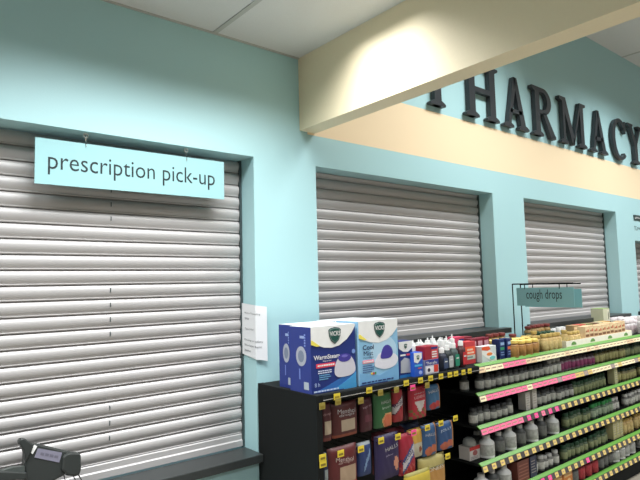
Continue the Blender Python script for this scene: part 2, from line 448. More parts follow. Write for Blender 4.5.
for i, zs_ in enumerate(ZS):
    z = zs_-ZF
    sh = MB().box(0, L, -.40, -.051 if i else -.008, z-.018, z-.004, BLACK).build('shelf', t, bevel=.001)
    # angled green strip and the ticket rail under it
    m = MB().prism([(-.398, z-.002), (-.403, z+.001), (-.421, z-.013), (-.417, z-.016)], 0, L, GREEN, 'x'); m.build('green_edge_strip', sh, 'bright green strip')
    m = MB().prism([(-.415, z-.0145), (-.4215, z-.0145), (-.430, z-.045), (-.424, z-.045)], 0, L, RAILP, 'x'); m.build('ticket_rail', sh)
    # cards in the ticket rail, each its own piece
    xx = .004; k = 0
    alt = 0
    while xx < min(L, 2.45):
        wp = x0u+xx
        # pixel column of this card, to follow the photographed order of colours
        d = Vector((wp, -.43, zs_-.04))-CAM; px = 320+F*d.dot(CR)/d.dot(CF)
        c = cards(i, px); wd = .05
        if i in (0, 1) or (i == 2 and px < 524):
            wd = .058
        else:
            wd = .040
            if i == 2: c = (TAGPP if px < 557 and k % 3 else (TAGP if px < 557 else TAGD)) if k % 2 == 0 else None
            elif i == 4: c = (TAGPP if px < 552 or 584 < px < 592 else TAGD) if k % 2 == 0 else None
            else: c = TAGD if k % 2 == 0 else None
        if c:
            a, b_ = xx+.001, xx+wd-.0015
            m = MB(); yz = lambda s_: (-.4225-.0088*s_, z-.016-.028*s_)
            (ya, za), (yb, zb) = yz(.03), yz(.97)
            m.add([(a, ya, za), (b_, ya, za), (b_, yb, zb), (a, yb, zb), (a, ya+.0006, za), (b_, ya+.0006, za), (b_, yb+.0006, zb), (a, yb+.0006, zb)],
                  [(0, 3, 2, 1), (4, 5, 6, 7), (0, 1, 5, 4), (1, 2, 6, 5), (2, 3, 7, 6), (3, 0, 4, 7)], c)
            (ya, za), (yb, zb) = yz(.35), yz(.6)
            m.add([(a+.006, ya-.0005, za), (b_-.012, ya-.0005, za), (b_-.012, yb-.0005, zb), (a+.006, yb-.0005, zb)], [(0, 3, 2, 1)], C(170, 140, 124))
            m.build('price_card', sh)
        xx += wd; k += 1

# ---------------------------------------------------------------- humidifier boxes
def shield(mb, cx, cz, w_, y, txt=True):
    def sh_(k): return [(cx-w_/2*k, cz+w_*.30*k), (cx-w_*.36*k, cz+w_*.40*k), (cx, cz+w_*.46*k), (cx+w_*.36*k, cz+w_*.40*k), (cx+w_/2*k, cz+w_*.30*k),
              (cx+w_*.46*k, cz-w_*.05*k), (cx+w_*.32*k, cz-w_*.34*k), (cx, cz-w_*.56*k), (cx-w_*.32*k, cz-w_*.34*k), (cx-w_*.46*k, cz-w_*.05*k)]
    mb.plate(sh_(1), y, C(24, 62, 66)); mb.plate(sh_(.88), y-.0006, C(150, 170, 160)); mb.plate(sh_(.82), y-.0012, C(22, 78, 70))
    if txt: mb.text('VICKS', cx-w_*.42, cz-w_*.06, w_*.84, w_*.28, y-.0026, WHITEP, off=.02)
def bars(mb, x0, x1, z0, n, dz, h, y, m, seed=1):
    r = random.Random(seed)
    for i in range(n):
        x = x0; zz = z0-i*dz; end = x0+(x1-x0)*r.uniform(.7, 1)
        while x < end:
            ww = r.uniform(.06, .14)*(x1-x0)
            mb.plate(rect(x, min(x+ww, end), zz, zz+h), y, m, .0003); x += ww+.025*(x1-x0)
NAVY = C(27, 47, 120); LBLUE = C(140, 190, 222); PURP = C(66, 58, 150); GREYD = C(206, 204, 214)
def humid(kind, loc, W, H, D, label, group=None):
    t = thing('humidifier_box', label, 'product box', loc, 0, group)
    base = NAVY if kind == 'warm' else LBLUE
    side = C(36, 54, 130) if kind == 'warm' else C(150, 196, 224)
    mb = MB(); mb.box(0, W, 0, D, 0, H-.002, base); mb.box(.001, W-.001, .001, D-.001, H-.002, H, C(210, 214, 214)); mb.box(-.0005, 0, .0005, D-.0005, .0005, H-.003, side)
    mb.build('carton', t)
    f = MB(); y = 0
    if kind == 'warm':
        f.plate([(0, 0), (W, 0), (W, H*.34), (W*.7, H*.2), (W*.3, H*.08)], y, C(44, 104, 176)); f.plate([(W*.42, H*.0), (W, 0), (W, H*.24), (W*.78, H*.13)], y-.0006, C(66, 150, 204))
        curve = [(0, H*.76), (W*.12, H*.72), (W*.28, H*.675), (W*.45, H*.66), (W*.62, H*.685), (W*.8, H*.77), (W*.92, H*.87), (W, H*.97)]
    else:
        f.plate([(0, 0), (W, 0), (W, H*.25), (W*.5, H*.12), (0, H*.2)], y, C(118, 172, 214)); f.plate(ellipse(W*.62, H*.5, W*.34, H*.24), y-.0006, C(176, 210, 232))
        curve = [(0, H*.74), (W*.12, H*.70), (W*.3, H*.655), (W*.5, H*.635), (W*.7, H*.67), (W*.85, H*.74), (W, H*.86)]
    f.plate(curve+[(W, H-.001), (0, H-.001)], y-.0012, C(238, 238, 236))
    f.plate([(0, H*.80 if kind == 'warm' else H*.79), (W*.02, H*.80), (W*.19, H*.705), (W*.12, H*.70), (0, H*.735)][:5], y-.0018, C(242, 226, 96))
    f.build('printed_artwork', t)
    g = MB(); shield(g, W*.52, H*.855, W*.28, y-.0024); g.build('brand_shield', t, 'dark green shield reading VICKS')
    g = MB()
    if kind == 'warm':
        g.text('WarmSteam', W*.05, H*.50, W*.57, H*.068, -.002, WHITEP, off=.015); g.text('Vaporizer', W*.24, H*.455, W*.2, H*.03, -.002, WHITEP)
        g.plate(rect(W*.10, W*.52, H*.375, H*.44), -.001, C(226, 70, 92)); bars(g, W*.13, W*.5, H*.397, 1, .01, H*.022, -.0018, WHITEP, 2)
        bars(g, W*.14, W*.52, H*.32, 2, H*.03, H*.015, -.001, C(214, 220, 240), 3); bars(g, W*.16, W*.42, H*.255, 3, H*.03, H*.014, -.001, C(110, 170, 210), 5)
        g.text('8 h', W*.06, H*.10, W*.11, H*.06, -.002, C(170, 190, 230)); bars(g, W*.04, W*.62, H*.02, 1, .01, H*.022, -.002, C(200, 214, 240), 6)
        g.plate(ellipse(W*.95, H*.565, W*.04, H*.035), -.001, C(120, 150, 210))
    else:
        g.text('Cool', W*.09, H*.545, W*.27, H*.075, -.002, C(22, 34, 74), off=.02); g.text('Mist', W*.11, H*.455, W*.23, H*.07, -.002, C(22, 34, 74)); g.text('Humidifier', W*.1, H*.41, W*.26, H*.028, -.002, C(22, 34, 74))
        g.plate(rect(W*.08, W*.36, H*.335, H*.385), -.001, C(240, 150, 170)); bars(g, W*.1, W*.34, H*.35, 1, .01, H*.018, -.0018, WHITEP, 2)
        bars(g, W*.08, W*.38, H*.29, 4, H*.032, H*.014, -.0012, C(60, 90, 150), 4)
        for q, cc in ((.30, C(230, 200, 80)), (.345, C(190, 60, 60)), (.39, C(80, 140, 80))): g.plate(ellipse(W*q, H*.165, W*.022, H*.02, 10), -.001, cc)
        bars(g, W*.05, W*.9, H*.03, 1, .01, H*.02, -.0018, C(30, 50, 110), 6)
    g.plate(rect(0, W*.7, 0, H*.012), -.001, NAVY)
    g.build('printed_text', t)
    g = MB()
    if kind == 'warm':
        cx, cz = W*.735, H*.33
        g.plate(smooth([(cx-W*.235, cz-H*.04), (cx-W*.21, cz-H*.10), (cx-W*.12, cz-H*.135), (cx+W*.1, cz-H*.13), (cx+W*.22, cz-H*.09), (cx+W*.25, cz-H*.03), (cx+W*.22, cz+H*.08), (cx+W*.13, cz+H*.18), (cx, cz+H*.22), (cx-W*.12, cz+H*.18), (cx-W*.21, cz+H*.07)]), -.0014, GREYD, .0004)
        g.plate(ellipse(cx, cz+H*.155, W*.15, H*.065), -.0019, PURP, .0004); g.plate(ellipse(cx, cz+H*.18, W*.07, H*.022), -.0024, C(110, 104, 190), .0004)
    else:
        cx, cz = W*.66, H*.34
        g.plate(smooth([(cx-W*.29, cz-H*.05), (cx-W*.2, cz-H*.10), (cx, cz-H*.135), (cx+W*.2, cz-H*.11), (cx+W*.30, cz-H*.05), (cx+W*.32, cz+H*.03), (cx+W*.2, cz+H*.10), (cx-W*.12, cz+H*.13), (cx-W*.24, cz+H*.05)]), -.0014, C(222, 222, 232), .0004)
        g.plate(smooth([(cx-W*.13, cz+H*.05), (cx-W*.02, cz+H*.03), (cx+W*.12, cz+H*.04), (cx+W*.19, cz+H*.10), (cx+W*.16, cz+H*.19), (cx+W*.07, cz+H*.245), (cx-W*.03, cz+H*.23), (cx-W*.1, cz+H*.15)]), -.0019, PURP, .0004)
    g.build('product_picture', t)
    g = MB()   # left side
    def sp(pts, x_, m): g.prism([(a, b) for a, b in pts], x_-.0004, x_+.0002, m, 'x')
    sp(ellipse(D*.45, H*.55, D*.24, H*.15), -.001, C(168, 172, 184)); sp(ellipse(D*.45, H*.55, D*.14, H*.09), -.0015, C(120, 130, 150))
    for k in range(5): sp(rect(D*.24, D*.30, H*(.70+.04*k), H*(.728+.04*k)), -.001, C(120, 140, 200))
    sp(rect(D*.66, D*.88, H*.72, H*.80) if 0 else rect(D*.30, D*.5, H*.82, H*.86), -.001, C(150, 168, 210))
    sp(rect(D*.12, D*.34, H*.06, H*.17), -.001, C(170, 180, 190)); sp(rect(D*.5, D*.56, H*.2, H*.36), -.001, C(110, 130, 196))
    g.build('side_print', t)
    return t
B = 1.1805
humid('warm', (1.425, -.40, B), .247, .272, .145, 'navy WarmSteam vaporizer box at the front left corner of the black unit')
humid('warm', (1.446, -.246, B), .24, .274, .10, 'second navy vaporizer box tucked behind the front WarmSteam box')
humid('cool', (1.688, -.405, B), .249, .280, .145, 'light blue Cool Mist humidifier box standing right of the WarmSteam box')
humid('cool', (1.685, -.252, B), .25, .276, .145, 'light blue humidifier box standing behind the front Cool Mist box')

# ---------------------------------------------------------------- generic cartons
def carton(name, label, cat, loc, W, D, H, base, art, rz=0, group=None):
    t = thing(name, label, cat, loc, rz, group)
    MB().box(-W/2, W/2, 0, D, 0, H, base).build('carton', t, bevel=.0008)
    a = MB(); art(a, W, H); a.build('printed_artwork', t); return t
def a_vicks(a, W, H):
    a.plate([(-W/2, H*.82), (-W*.2, H*.72), (W*.15, H*.7), (W/2, H*.8), (W/2, H), (-W/2, H)], 0, WHITEP); shield(a, 0, H*.87, W*.24, -.0007)
    a.plate(rect(-W*.4, -.02*W, H*.6, H*.645), 0, WHITEP); a.plate(rect(.05*W, .42*W, H*.6, H*.65), 0, C(220, 80, 90))
    a.plate([(-W*.42, H*.14), (W*.3, H*.12), (W*.36, H*.3), (W*.25, H*.5), (-W*.1, H*.55), (-W*.38, H*.46)], -.0004, C(176, 180, 188)); a.plate(rect(-W*.5, W*.5, 0, H*.08), -.0006, C(40, 120, 190))
carton('product_box', 'small navy inhaler box with white top and green shield beside the Cool Mist box', 'product box', ((X(399.5,370,-.395)+X(413,370,-.395))/2, -.395, B), X(413,370,-.395)-X(399.5,370,-.395), .07, .168, NAVY, a_vicks)
def a_v2(a, W, H):
    a.plate([(-W/2, H*.62), (-W*.1, H*.55), (W*.4, H*.75), (W*.4, H*.98), (-W/2, H)], 0, WHITEP); shield(a, -W*.05, H*.8, W*.34, -.0007)
    a.plate(rect(-W*.45, W*.4, H*.42, H*.5), 0, C(80, 170, 220)); a.plate(ellipse(W*.2, H*.15, W*.2, H*.08), 0, C(150, 170, 230)); a.plate(rect(-W*.1, W*.3, H*.32, H*.36), -.001, C(220, 90, 90))
carton('product_box', 'short bright blue box with white shield corner next to the small navy box', 'product box', (X(418.6,365,-.42), -.42, B), .062, .05, .112, C(34, 84, 186), a_v2)
def a_red(a, W, H):
    a.plate(rect(0, W*.5, 0, H), 0, C(206, 76, 84)); a.plate(rect(-.02*W, W*.46, H*.76, H*.92), -.0006, C(40, 50, 120)); bars(a, W*.02, W*.45, H*.5, 3, H*.18, H*.1, -.0012, WHITEP, 9)
def a_blu(a, W, H):
    a.plate(rect(-W*.5, W*.5, H*.62, H), 0, C(52, 62, 140)); a.text('Theraflu', -W*.44, H*.68, W*.8, H*.2, -.0012, WHITEP)
    a.plate(rect(-W*.4, W*.1, H*.08, H*.5), 0, C(232, 228, 232)); a.plate(rect(W*.14, W*.46, H*.1, H*.6), 0, C(214, 66, 50)); a.plate(ellipse(-W*.25, H*.3, W*.1, H*.13), -.0006, C(40, 30, 60))
carton('medicine_box', 'blue and white cold medicine box, lower of the two stacked on the black unit', 'medicine box', (X(432,365,-.415), -.415, B), .100, .06, .068, C(206, 208, 220), a_blu)
carton('medicine_box', 'dark red cold medicine box stacked on top of the blue and white one', 'medicine box', (X(432,365,-.413), -.413, B+.0685), .100, .058, .064, C(150, 32, 50), a_red)

# spray / syrup bottles
def bottle(name, label, cat, loc, r, h, bodym, capm, labm, cr=None, ch=None, neck=.6, group=None, n=14, extra=None, square=False):
    cr = cr or r*.6; ch = ch or h*.18; t = thing(name, label, cat, loc, 0, group)
    hb = h-ch
    MB().lathe([(r*.92, 0), (r, h*.03), (r, hb*.80), (r*.9, hb*.88), (r*neck*.95, hb*.97), (r*neck*.9, hb+.001)], bodym, n=n).build('body', t, smooth=True)
    MB().lathe([(cr, hb), (cr, h-.003), (cr*.9, h)], capm, n=n).build('cap', t, smooth=True)
    if labm: MB().lathe([(r*1.012, hb*.16), (r*1.02, hb*.165), (r*1.02, hb*.74), (r*1.012, hb*.745)], labm, n=n).build('label', t, smooth=True)
    if extra: extra(t, r, h, hb)
    return t
def spray(t, r, h, hb):
    MB().lathe([(r*.62, hb-.004), (r*.62, hb+.004), (r*.5, hb+.006)], C(196, 40, 60), n=12).build('neck_ring', t, smooth=True)
    MB().lathe([(r*.2, h-.002), (r*.16, h+.012), (r*.1, h+.014)], WHITEP, n=10).build('nozzle', t, smooth=True)
DG = C(60, 68, 66); CLR = C(96, 108, 106)
r_ = random.Random(3)
spr = bottle('spray_bottle', 'x', 'spray bottle', (2.13, -.33, B), .021, .135, DG, WHITEP, C(74, 90, 110), cr=.014, ch=.034, extra=spray)
GL = 'white-nozzled spray bottle in the back rows behind the small medicine boxes'
spr['label'] = GL; spr['group'] = 'spray bottles in the back rows'
for row, (yy, xa, nn) in enumerate(((-.275, 2.13, 8), (-.215, 2.15, 9))):
    for k in range(nn): dup(spr, (xa+k*.0555+r_.uniform(-.004, .004), yy+r_.uniform(-.004, .004), B), r_.uniform(0, 3), GL, 'spray bottles in the back rows')
for k in range(5): dup(spr, (2.185+k*.055, -.335, B), r_.uniform(0, 3), GL, 'spray bottles in the back rows')
def flask(label, x, labm, bodym, hh=.128):
    def ext(t, r, h, hb):
        MB().plate([(-.016, hb*.14), (.016, hb*.14), (.018, hb*.5), (.014, hb*.72), (-.014, hb*.72), (-.018, hb*.5)], -r*1.04, labm, .0012).plate(rect(-.010, .010, hb*.5, hb*.56), -r*1.04-.0016, C(210, 214, 210), .0004).build('label', t)
    return bottle('syrup_bottle', label, 'syrup bottle', (x, -.385, B), .024, hh, bodym, WHITEP, None, cr=.013, ch=.026, extra=ext)
flask('dark syrup bottle with blue-grey label right of the stacked medicine boxes', X(442,360,-.385), C(60, 74, 104), C(44, 50, 66), .112)
flask('dark syrup bottle with a pale oval label, left of the green-labelled one', X(447.3,360,-.385), C(176, 180, 180), C(42, 50, 52), .122)
flask('syrup bottle with bright green label and white cap on the black unit', X(453.5,358,-.385), C(36, 132, 104), C(70, 84, 84))
flask('syrup bottle with red label and white cap, rightmost on the black unit', X(461,356,-.385), C(190, 44, 52), C(78, 40, 44), .135)

# boxes at the start of the green-edged top shelf
T = ZS[0]-.0035
def a_or(a, W, H):
    a.plate(rect(-W*.46, W*.46, H*.4, H*.78), 0, C(236, 92, 56)); a.plate(rect(-W*.46, W*.46, H*.2, H*.4), 0, C(196, 200, 186)); bars(a, -W*.3, W*.4, H*.6, 2, H*.14, H*.08, -.0007, C(244, 214, 190), 4); bars(a, -W*.4, W*.4, H*.27, 1, .1, H*.06, -.0007, C(90, 120, 120), 8)
carton('medicine_box', 'orange and red medicine box at the left end of the green-edged top shelf', 'medicine box', (X(470.5,355,-.36), -.36, T), .092, .05, .118, C(200, 60, 66), a_or)
carton('medicine_box', 'pink-topped medicine box standing behind the orange and red box', 'medicine box', (2.565, -.285, T), .085, .05, .138, C(206, 70, 104), a_red)
def a_ml(a, W, H):
    a.plate(rect(-W*.35, W*.35, H*.62, H*.88), 0, C(206, 150, 160)); bars(a, -W*.3, W*.35, H*.45, 2, H*.14, H*.06, -.0006, C(180, 120, 130), 5)
for k, lb in enumerate(('maroon medicine box behind the slanting striped box', 'maroon medicine box standing in the middle of three alike', 'maroon medicine box standing next to the dark blue boxes')):
    carton('medicine_box', lb, 'medicine box', (2.655+k*.06, -.315, T), .057, .05, .122, C(122, 30, 48), a_ml)
carton('medicine_box', 'maroon medicine box standing in the second row behind the three maroon ones', 'medicine box', (2.70, -.24, T), .09, .05, .126, C(132, 40, 56), a_ml)
def a_dg(a, W, H):
    a.plate([(-W*.5, H*.55), (-W*.5, H), (-W*.2, H), (W*.5, H*.3), (W*.5, 0), (W*.15, 0)], 0, C(232, 232, 228)); a.plate([(-W*.5, H*.8), (-W*.5, H), (W*.0, H), (W*.1, H*.8), (-.1*W, H*.72)], -.0006, C(228, 90, 50))
    a.plate(ellipse(W*.02, H*.5, W*.2, H*.1), -.0006, C(236, 130, 60)); a.plate(ellipse(W*.22, H*.24, W*.2, H*.12), -.0012, C(120, 200, 200))
carton('medicine_box', 'white box with orange and aqua slanting print lying before the maroon boxes', 'medicine box', (2.685, -.39, T), .135, .05, .085, C(206, 214, 214), a_dg)
def a_nv(m):
    def f(a, W, H): a.plate(rect(-W*.3, W*.4, H*.7, H*.85), 0, C(150, 180, 220)); a.plate(rect(-W*.35, W*.4, H*.45, H*.6), 0, m); bars(a, -W*.3, W*.35, H*.3, 2, H*.12, H*.05, -.0006, C(130, 160, 210), 5)
    return f
carton('medicine_box', 'dark blue medicine box with a green stripe, left of its orange-striped twin', 'medicine box', (2.838, -.375, T), .052, .05, .108, C(24, 46, 100), a_nv(C(60, 150, 110)))
carton('medicine_box', 'dark blue medicine box with orange stripe beside the yellow-capped bottles', 'medicine box', (2.898, -.385, T), .056, .05, .11, C(24, 40, 96), a_nv(C(220, 110, 70)))

# ---------------------------------------------------------------- rows of bottles
PR = {}
def proto(key, **k):
    o = bottle('supplement_bottle', 'x', 'bottle', (0, 0, 0), **k); PR[key] = [o, True]; return o
def put(key, x, y, z, label, group, name=None):
    o, first = PR[key]
    if first: PR[key][1] = False; o.location = (x, y, z); o['label'] = label; o['group'] = group; q = o
    else: q = dup(o, (x, y, z), random.uniform(0, 6.2), label, group)
    if name: q.name = name
    return q
def run(key, xa, xb, rows, z, step, label, group, jit=.006, skip=.05):
    KH = 1.0
    for yy in rows:
        x = xa+random.uniform(0, step*.15)
        while x < xb:
            if random.random() >= skip: q = put(key, x, yy+random.uniform(-jit, jit), z, label, group); q.scale = (1, 1, KH)
            if random.random() < .3: KH = random.uniform(.84, 1.07)
            x += step+random.uniform(0, .005)*(random.random() < .7)+(.03 if random.random() < .05 else 0)
GR = C(150, 150, 146); GRB = C(122, 124, 120); DCAP = C(52, 54, 56); DGR = C(30, 62, 44)
proto('grey', r=.025, h=.088, bodym=C(88, 90, 88), capm=DCAP, labm=LB(190, 190, 184), cr=.019, ch=.02)
proto('greyw', r=.025, h=.088, bodym=C(120, 120, 116), capm=C(190, 190, 188), labm=LB(204, 204, 198), cr=.019, ch=.02)
proto('purple', r=.024, h=.088, bodym=C(150, 130, 140), capm=C(70, 60, 66), labm=LB(150, 66, 112), cr=.018, ch=.018)
proto('olive', r=.024, h=.092, bodym=C(130, 124, 84), capm=C(30, 56, 44), labm=LB(176, 172, 118), cr=.019, ch=.022)
proto('green', r=.025, h=.094, bodym=C(78, 96, 70), capm=C(26, 66, 42), labm=LB(140, 148, 110), cr=.020, ch=.024)
proto('greenc', r=.025, h=.094, bodym=C(86, 110, 90), capm=C(40, 130, 66), labm=LB(156, 172, 150), cr=.020, ch=.024)
proto('yellow', r=.034, h=.098, bodym=C(150, 108, 56), capm=C(240, 208, 110), labm=LB(160, 118, 62), cr=.030, ch=.018)
proto('yellowd', r=.034, h=.100, bodym=C(58, 62, 40), capm=C(238, 206, 112), labm=LB(150, 112, 60), cr=.030, ch=.018)
proto('maroon', r=.028, h=.125, bodym=C(150, 120, 70), capm=C(116, 46, 40), labm=LB(88, 96, 70), cr=.023, ch=.018)
proto('tan', r=.026, h=.105, bodym=C(196, 168, 110), capm=C(188, 160, 90), labm=LB(206, 184, 126), cr=.02, ch=.02)
proto('white', r=.024, h=.10, bodym=C(226, 228, 228), capm=WHITEP, labm=LB(198, 206, 206), cr=.018, ch=.028)
proto('pinkw', r=.028, h=.11, bodym=C(206, 200, 200), capm=C(222, 212, 214), labm=LB(186, 170, 172), cr=.023, ch=.024)
proto('jug', r=.042, h=.118, bodym=C(222, 224, 222), capm=C(226, 226, 224), labm=LB(176, 178, 174), cr=.02, ch=.022)
proto('darkj', r=.034, h=.115, bodym=C(70, 72, 72), capm=C(206, 206, 204), labm=LB(108, 110, 108), cr=.017, ch=.022)
proto('redjar', r=.038, h=.11, bodym=C(150, 44, 54), capm=C(110, 34, 40), labm=LB(170, 54, 62), cr=.033, ch=.018)
proto('tall', r=.03, h=.14, bodym=C(222, 220, 220), capm=C(232, 232, 230), labm=LB(196, 190, 190), cr=.024, ch=.03)

F2 = (-.355,)
# top deck, right unit
run('yellow', X(509, 352)+.0, 3.245, (-.375,), T, .076, 'yellow-capped tan bottle in the front row of the green-edged top shelf', 'yellow-capped tan bottles, front row')
run('yellowd', X(500, 352), 3.235, (-.300,), T+.0, .076, 'yellow-capped dark bottle standing in second row of the green-edged top shelf', 'yellow-capped dark bottles, second row')
run('maroon', 2.93, 3.22, (-.23,), T, .060, 'brown-lidded bottle behind the yellow-capped bottles, left of the cough drops sign posts', 'brown-lidded bottles left of the sign posts')
run('maroon', 3.58, 3.86, (-.10,), T, .060, 'brown-lidded bottle against the ledge behind the tan bottles', 'brown-lidded bottles against the ledge')
run('green', 3.56, 3.80, (-.17,), T, .055, 'dark green lidded bottle on the top shelf, just behind the tan bottles', 'green-lidded bottles on the top shelf')
run('tan', 3.29, 3.50, (-.375, -.31, -.24), T, .056, 'tan supplement bottle between the yellow-capped bottles and the white display tray', 'tan bottles on the top shelf')
run('white', 3.90, 4.12, (-.15, -.09), T, .054, 'white bottle in the small cluster against the dark ledge behind the tan bottles', 'small white bottles before the ledge')
run('pinkw', 4.68, 5.42, (-.30, -.235), T, .062, 'pinkish white bottle among the crowd at the right end of the top shelf', 'pinkish white bottles at the right end')
run('pinkw', 4.90, 5.42, (-.17, -.10), T, .062, 'pinkish white bottle among the crowd at the right end of the top shelf', 'pinkish white bottles at the right end')
run('green', 5.0, 5.2, (-.04,), T+0, .055, 'dark green lidded bottle by the teal pillar at the back right of the top shelf', 'green-lidded bottles by the pillar')
tl = put('tall', 4.80, -.375, T, 'tall white bottle at the right edge, right of the long display tray', 'tall white bottles by the tray')
put('tall', 4.865, -.375, T, 'tall white bottle at the right edge, right of the long display tray', 'tall white bottles by the tray')
# display tray
t = thing('display_tray', 'long white cardboard display tray with green arches at the front of the top shelf', 'display tray', (3.53, -.40, T))
CW = C(250, 246, 228); TL = 1.02
MB().box(0, TL, 0, .004, 0, .042, CW).box(0, TL, .10, .104, 0, .05, CW).box(0, .004, .004, .10, 0, .045, CW).box(TL-.004, TL, .004, .10, 0, .045, CW).box(.004, TL-.004, .004, .10, 0, .003, CW).build('tray', t)
a = MB()
for k in range(4): a.plate(ellipse(.10+k*.27, .012, .034, .022, 12, 0, math.pi), 0, C(110, 160, 84))
a.plate(rect(0, TL, 0, .006), 0, C(190, 206, 130)); a.build('printed_artwork', t)
def a_peach(a, W, H):
    a.plate(rect(-W*.45, W*.45, H*.55, H*.92), 0, C(236, 212, 168)); a.plate(rect(-W*.4, W*.4, H*.38, H*.52), 0, C(130, 90, 60)); a.plate(ellipse(W*.2, H*.74, W*.16, H*.1, 10), -.0006, C(206, 110, 80)); a.plate(rect(-W*.35, 0, H*.66, H*.76), -.0006, C(170, 110, 70))
px0 = carton('snack_box', 'small peach-coloured box in the row standing in the white display tray', 'product box', (3.86, -.385, T+.0035), .062, .055, .112, C(226, 196, 156), a_peach, 0, 'peach boxes in the display tray')
for k in range(1, 10): dup(px0, (3.86+k*.0645, -.385, T+.0035), 0, 'small peach-coloured box in the row standing in the white display tray', 'peach boxes in the display tray')
run('tan', 3.60, 3.80, (-.355,), T+.0035, .056, 'squat cream bottle in the left part of the white display tray', 'cream bottles in the display tray')
# cartons behind the tray
def a_cr(a, W, H): a.plate([(W*.1, H*.1), (W*.45, H*.1), (W*.45, H*.9), (W*.1, H*.9)], 0, C(226, 224, 200)); a.plate(ellipse(W*.28, H*.5, W*.07, H*.32), -.0006, C(100, 104, 80))
t0 = carton('product_box', 'green and tan box under the cream carton behind the display tray', 'product box', (4.715, -.14, T), .15, .11, .082, C(120, 140, 84), lambda a, W, H: a.plate(rect(-W*.4, W*.4, H*.2, H*.6), 0, C(170, 150, 110)))
t0 = carton('product_box', 'cream carton with green top edge standing high behind the display tray', 'product box', (4.735, -.14, T+.0825), .115, .10, .112, C(206, 206, 176), a_cr)
MB().box(-.0575, .0575, 0, .10, .112, .116, C(150, 180, 110)).build('carton_lid', t0, 'green top')
for k in range(7):
    carton('product_box', ('low tan box', 'low red box', 'low olive box', 'low brown box', 'low cream box', 'low amber box', 'low grey box')[k]+' behind the peach boxes in the tray', 'product box', (3.93+k*.10, -.28+.004*(k % 2), T), .092, .06, .115, (C(170, 140, 100), C(196, 70, 60), C(130, 130, 80), C(110, 80, 60), C(200, 190, 150), C(190, 140, 70), C(150, 150, 140))[k], a_ml if k == 1 else a_peach)

# shelf 2
z = ZS[1]-.0035
put('grey', 2.556, -.31, z, 'lone grey bottle at the left end of the second shelf', None)
xa = X(480, 385)
run('grey', xa, X(548, 375), F2, z, .0545, 'grey-labelled bottle with dark cap on the left half of the second shelf', 'grey bottles, second shelf', skip=.04)
run('greyw', X(549, 375), X(558, 373), F2, z, .0545, 'pale-capped grey bottle between the dark-capped and magenta bottles on the second shelf', 'pale-capped bottles, second shelf')
run('purple', X(560, 372), X(594, 366), F2, z, .052, 'magenta-labelled bottle in the middle of the second shelf', 'magenta bottles, second shelf')
run('olive', X(596, 366), X(623, 362), F2, z, .0525, 'yellow-green labelled bottle right of the magenta ones on the second shelf', 'yellow-green bottles, second shelf')
run('green', X(625, 362), 4.98, F2, z, .0545, 'green bottle at the right end of the second shelf', 'green bottles, second shelf')
# shelf 3
z = ZS[2]-.0035
run('grey', 2.556, X(517, 408), F2, z, .0545, 'grey-labelled bottle with dark cap left of the white cartons on the third shelf', 'grey bottles left of white cartons, third shelf', skip=.05)
def a_wc(a, W, H): bars(a, -W*.35, W*.4, H*.75, 5, H*.13, H*.04, 0, C(166, 158, 154), 3)
for k, lb in enumerate(('narrow white carton on the third shelf, left of its taller twin', 'taller narrow white carton standing among grey bottles on the third shelf')):
    carton('product_box', lb, 'product box', (X(523+k*7, 400)+.012, -.385, z), .048, .05, .105+k*.012, C(206, 200, 196), a_wc)
run('grey', X(538, 400), X(572, 395), F2, z, .0545, 'grey-labelled bottle with dark cap right of the white cartons on the third shelf', 'grey bottles right of white cartons, third shelf')
run('green', X(573, 395), X(609, 388), F2, z, .0545, 'dark green capped bottle on the right half of the third shelf', 'green bottles, third shelf')
carton('product_box', 'pale yellow carton among the green capped bottles on the third shelf', 'product box', (X(612.5, 386), -.39, z), .05, .05, .115, C(206, 204, 160), a_wc)
run('olive', X(616, 386), 4.98, F2, z, .0525, 'yellow-green labelled bottle at the right end of the third shelf', 'yellow-green bottles, third shelf')
# shelf 4
z = ZS[3]-.0035
def a_med(a, W, H): a.plate(rect(-W*.5, W*.5, H*.72, H), 0, C(186, 50, 50)); a.plate(ellipse(0, H*.5, W*.22, H*.2), 0, C(160, 90, 90)); bars(a, -W*.4, W*.4, H*.2, 2, H*.1, H*.04, 0, C(120, 110, 110), 3)
tb = carton('product_box', 'squat white carton with red print and domed lid at the fourth shelf end', 'product box', (2.578, -.345, z), .095, .07, .07, C(206, 200, 196), a_med)
MB().lathe([(.036, .07), (.036, .085), (.03, .10), (.016, .109)], C(170, 174, 170), 0, .035, 18).build('domed_lid', tb, smooth=True)
for k, (px, ky) in enumerate(((487, 'jug'), (499, 'darkj'), (509, 'jug'), (520, 'darkj'), (531, 'jug'), (541, 'darkj'), (552, 'jug'))):
    lb = ('large white jar at the front of the fourth shelf, nearest the red-printed carton', 'dark bottle with white cap between two white jars on the fourth shelf, leftmost such', 'white jar with dark label second from the left on the fourth shelf', 'dark bottle with white cap in the middle of the fourth shelf jars', 'white jar, third from the left on the fourth shelf', 'dark bottle with white cap, last before the green bottles on fourth shelf', 'white jar nearest the green capped bottles on the fourth shelf')[k]
    put(ky, X(px, 455-k*4, -.36), -.36, z, lb, None)
run('darkj', 2.70, X(556, 428), (-.27,), z, .075, 'dark bottle with white cap in the back row of the fourth shelf', 'dark bottles at the back of the fourth shelf')
run('green', X(566, 425), X(590, 418), F2, z, .0545, 'dark green capped bottle in the middle of the fourth shelf', 'green bottles, middle of fourth shelf')
run('greenc', X(592, 418), X(611, 412), F2, z, .0545, 'bright green capped bottle on the right half of the fourth shelf', 'bright green capped bottles, fourth shelf')
run('greyw', X(613, 412), 4.95, F2, z, .0545, 'pale grey bottle at the right end of the fourth shelf', 'pale grey bottles, fourth shelf')
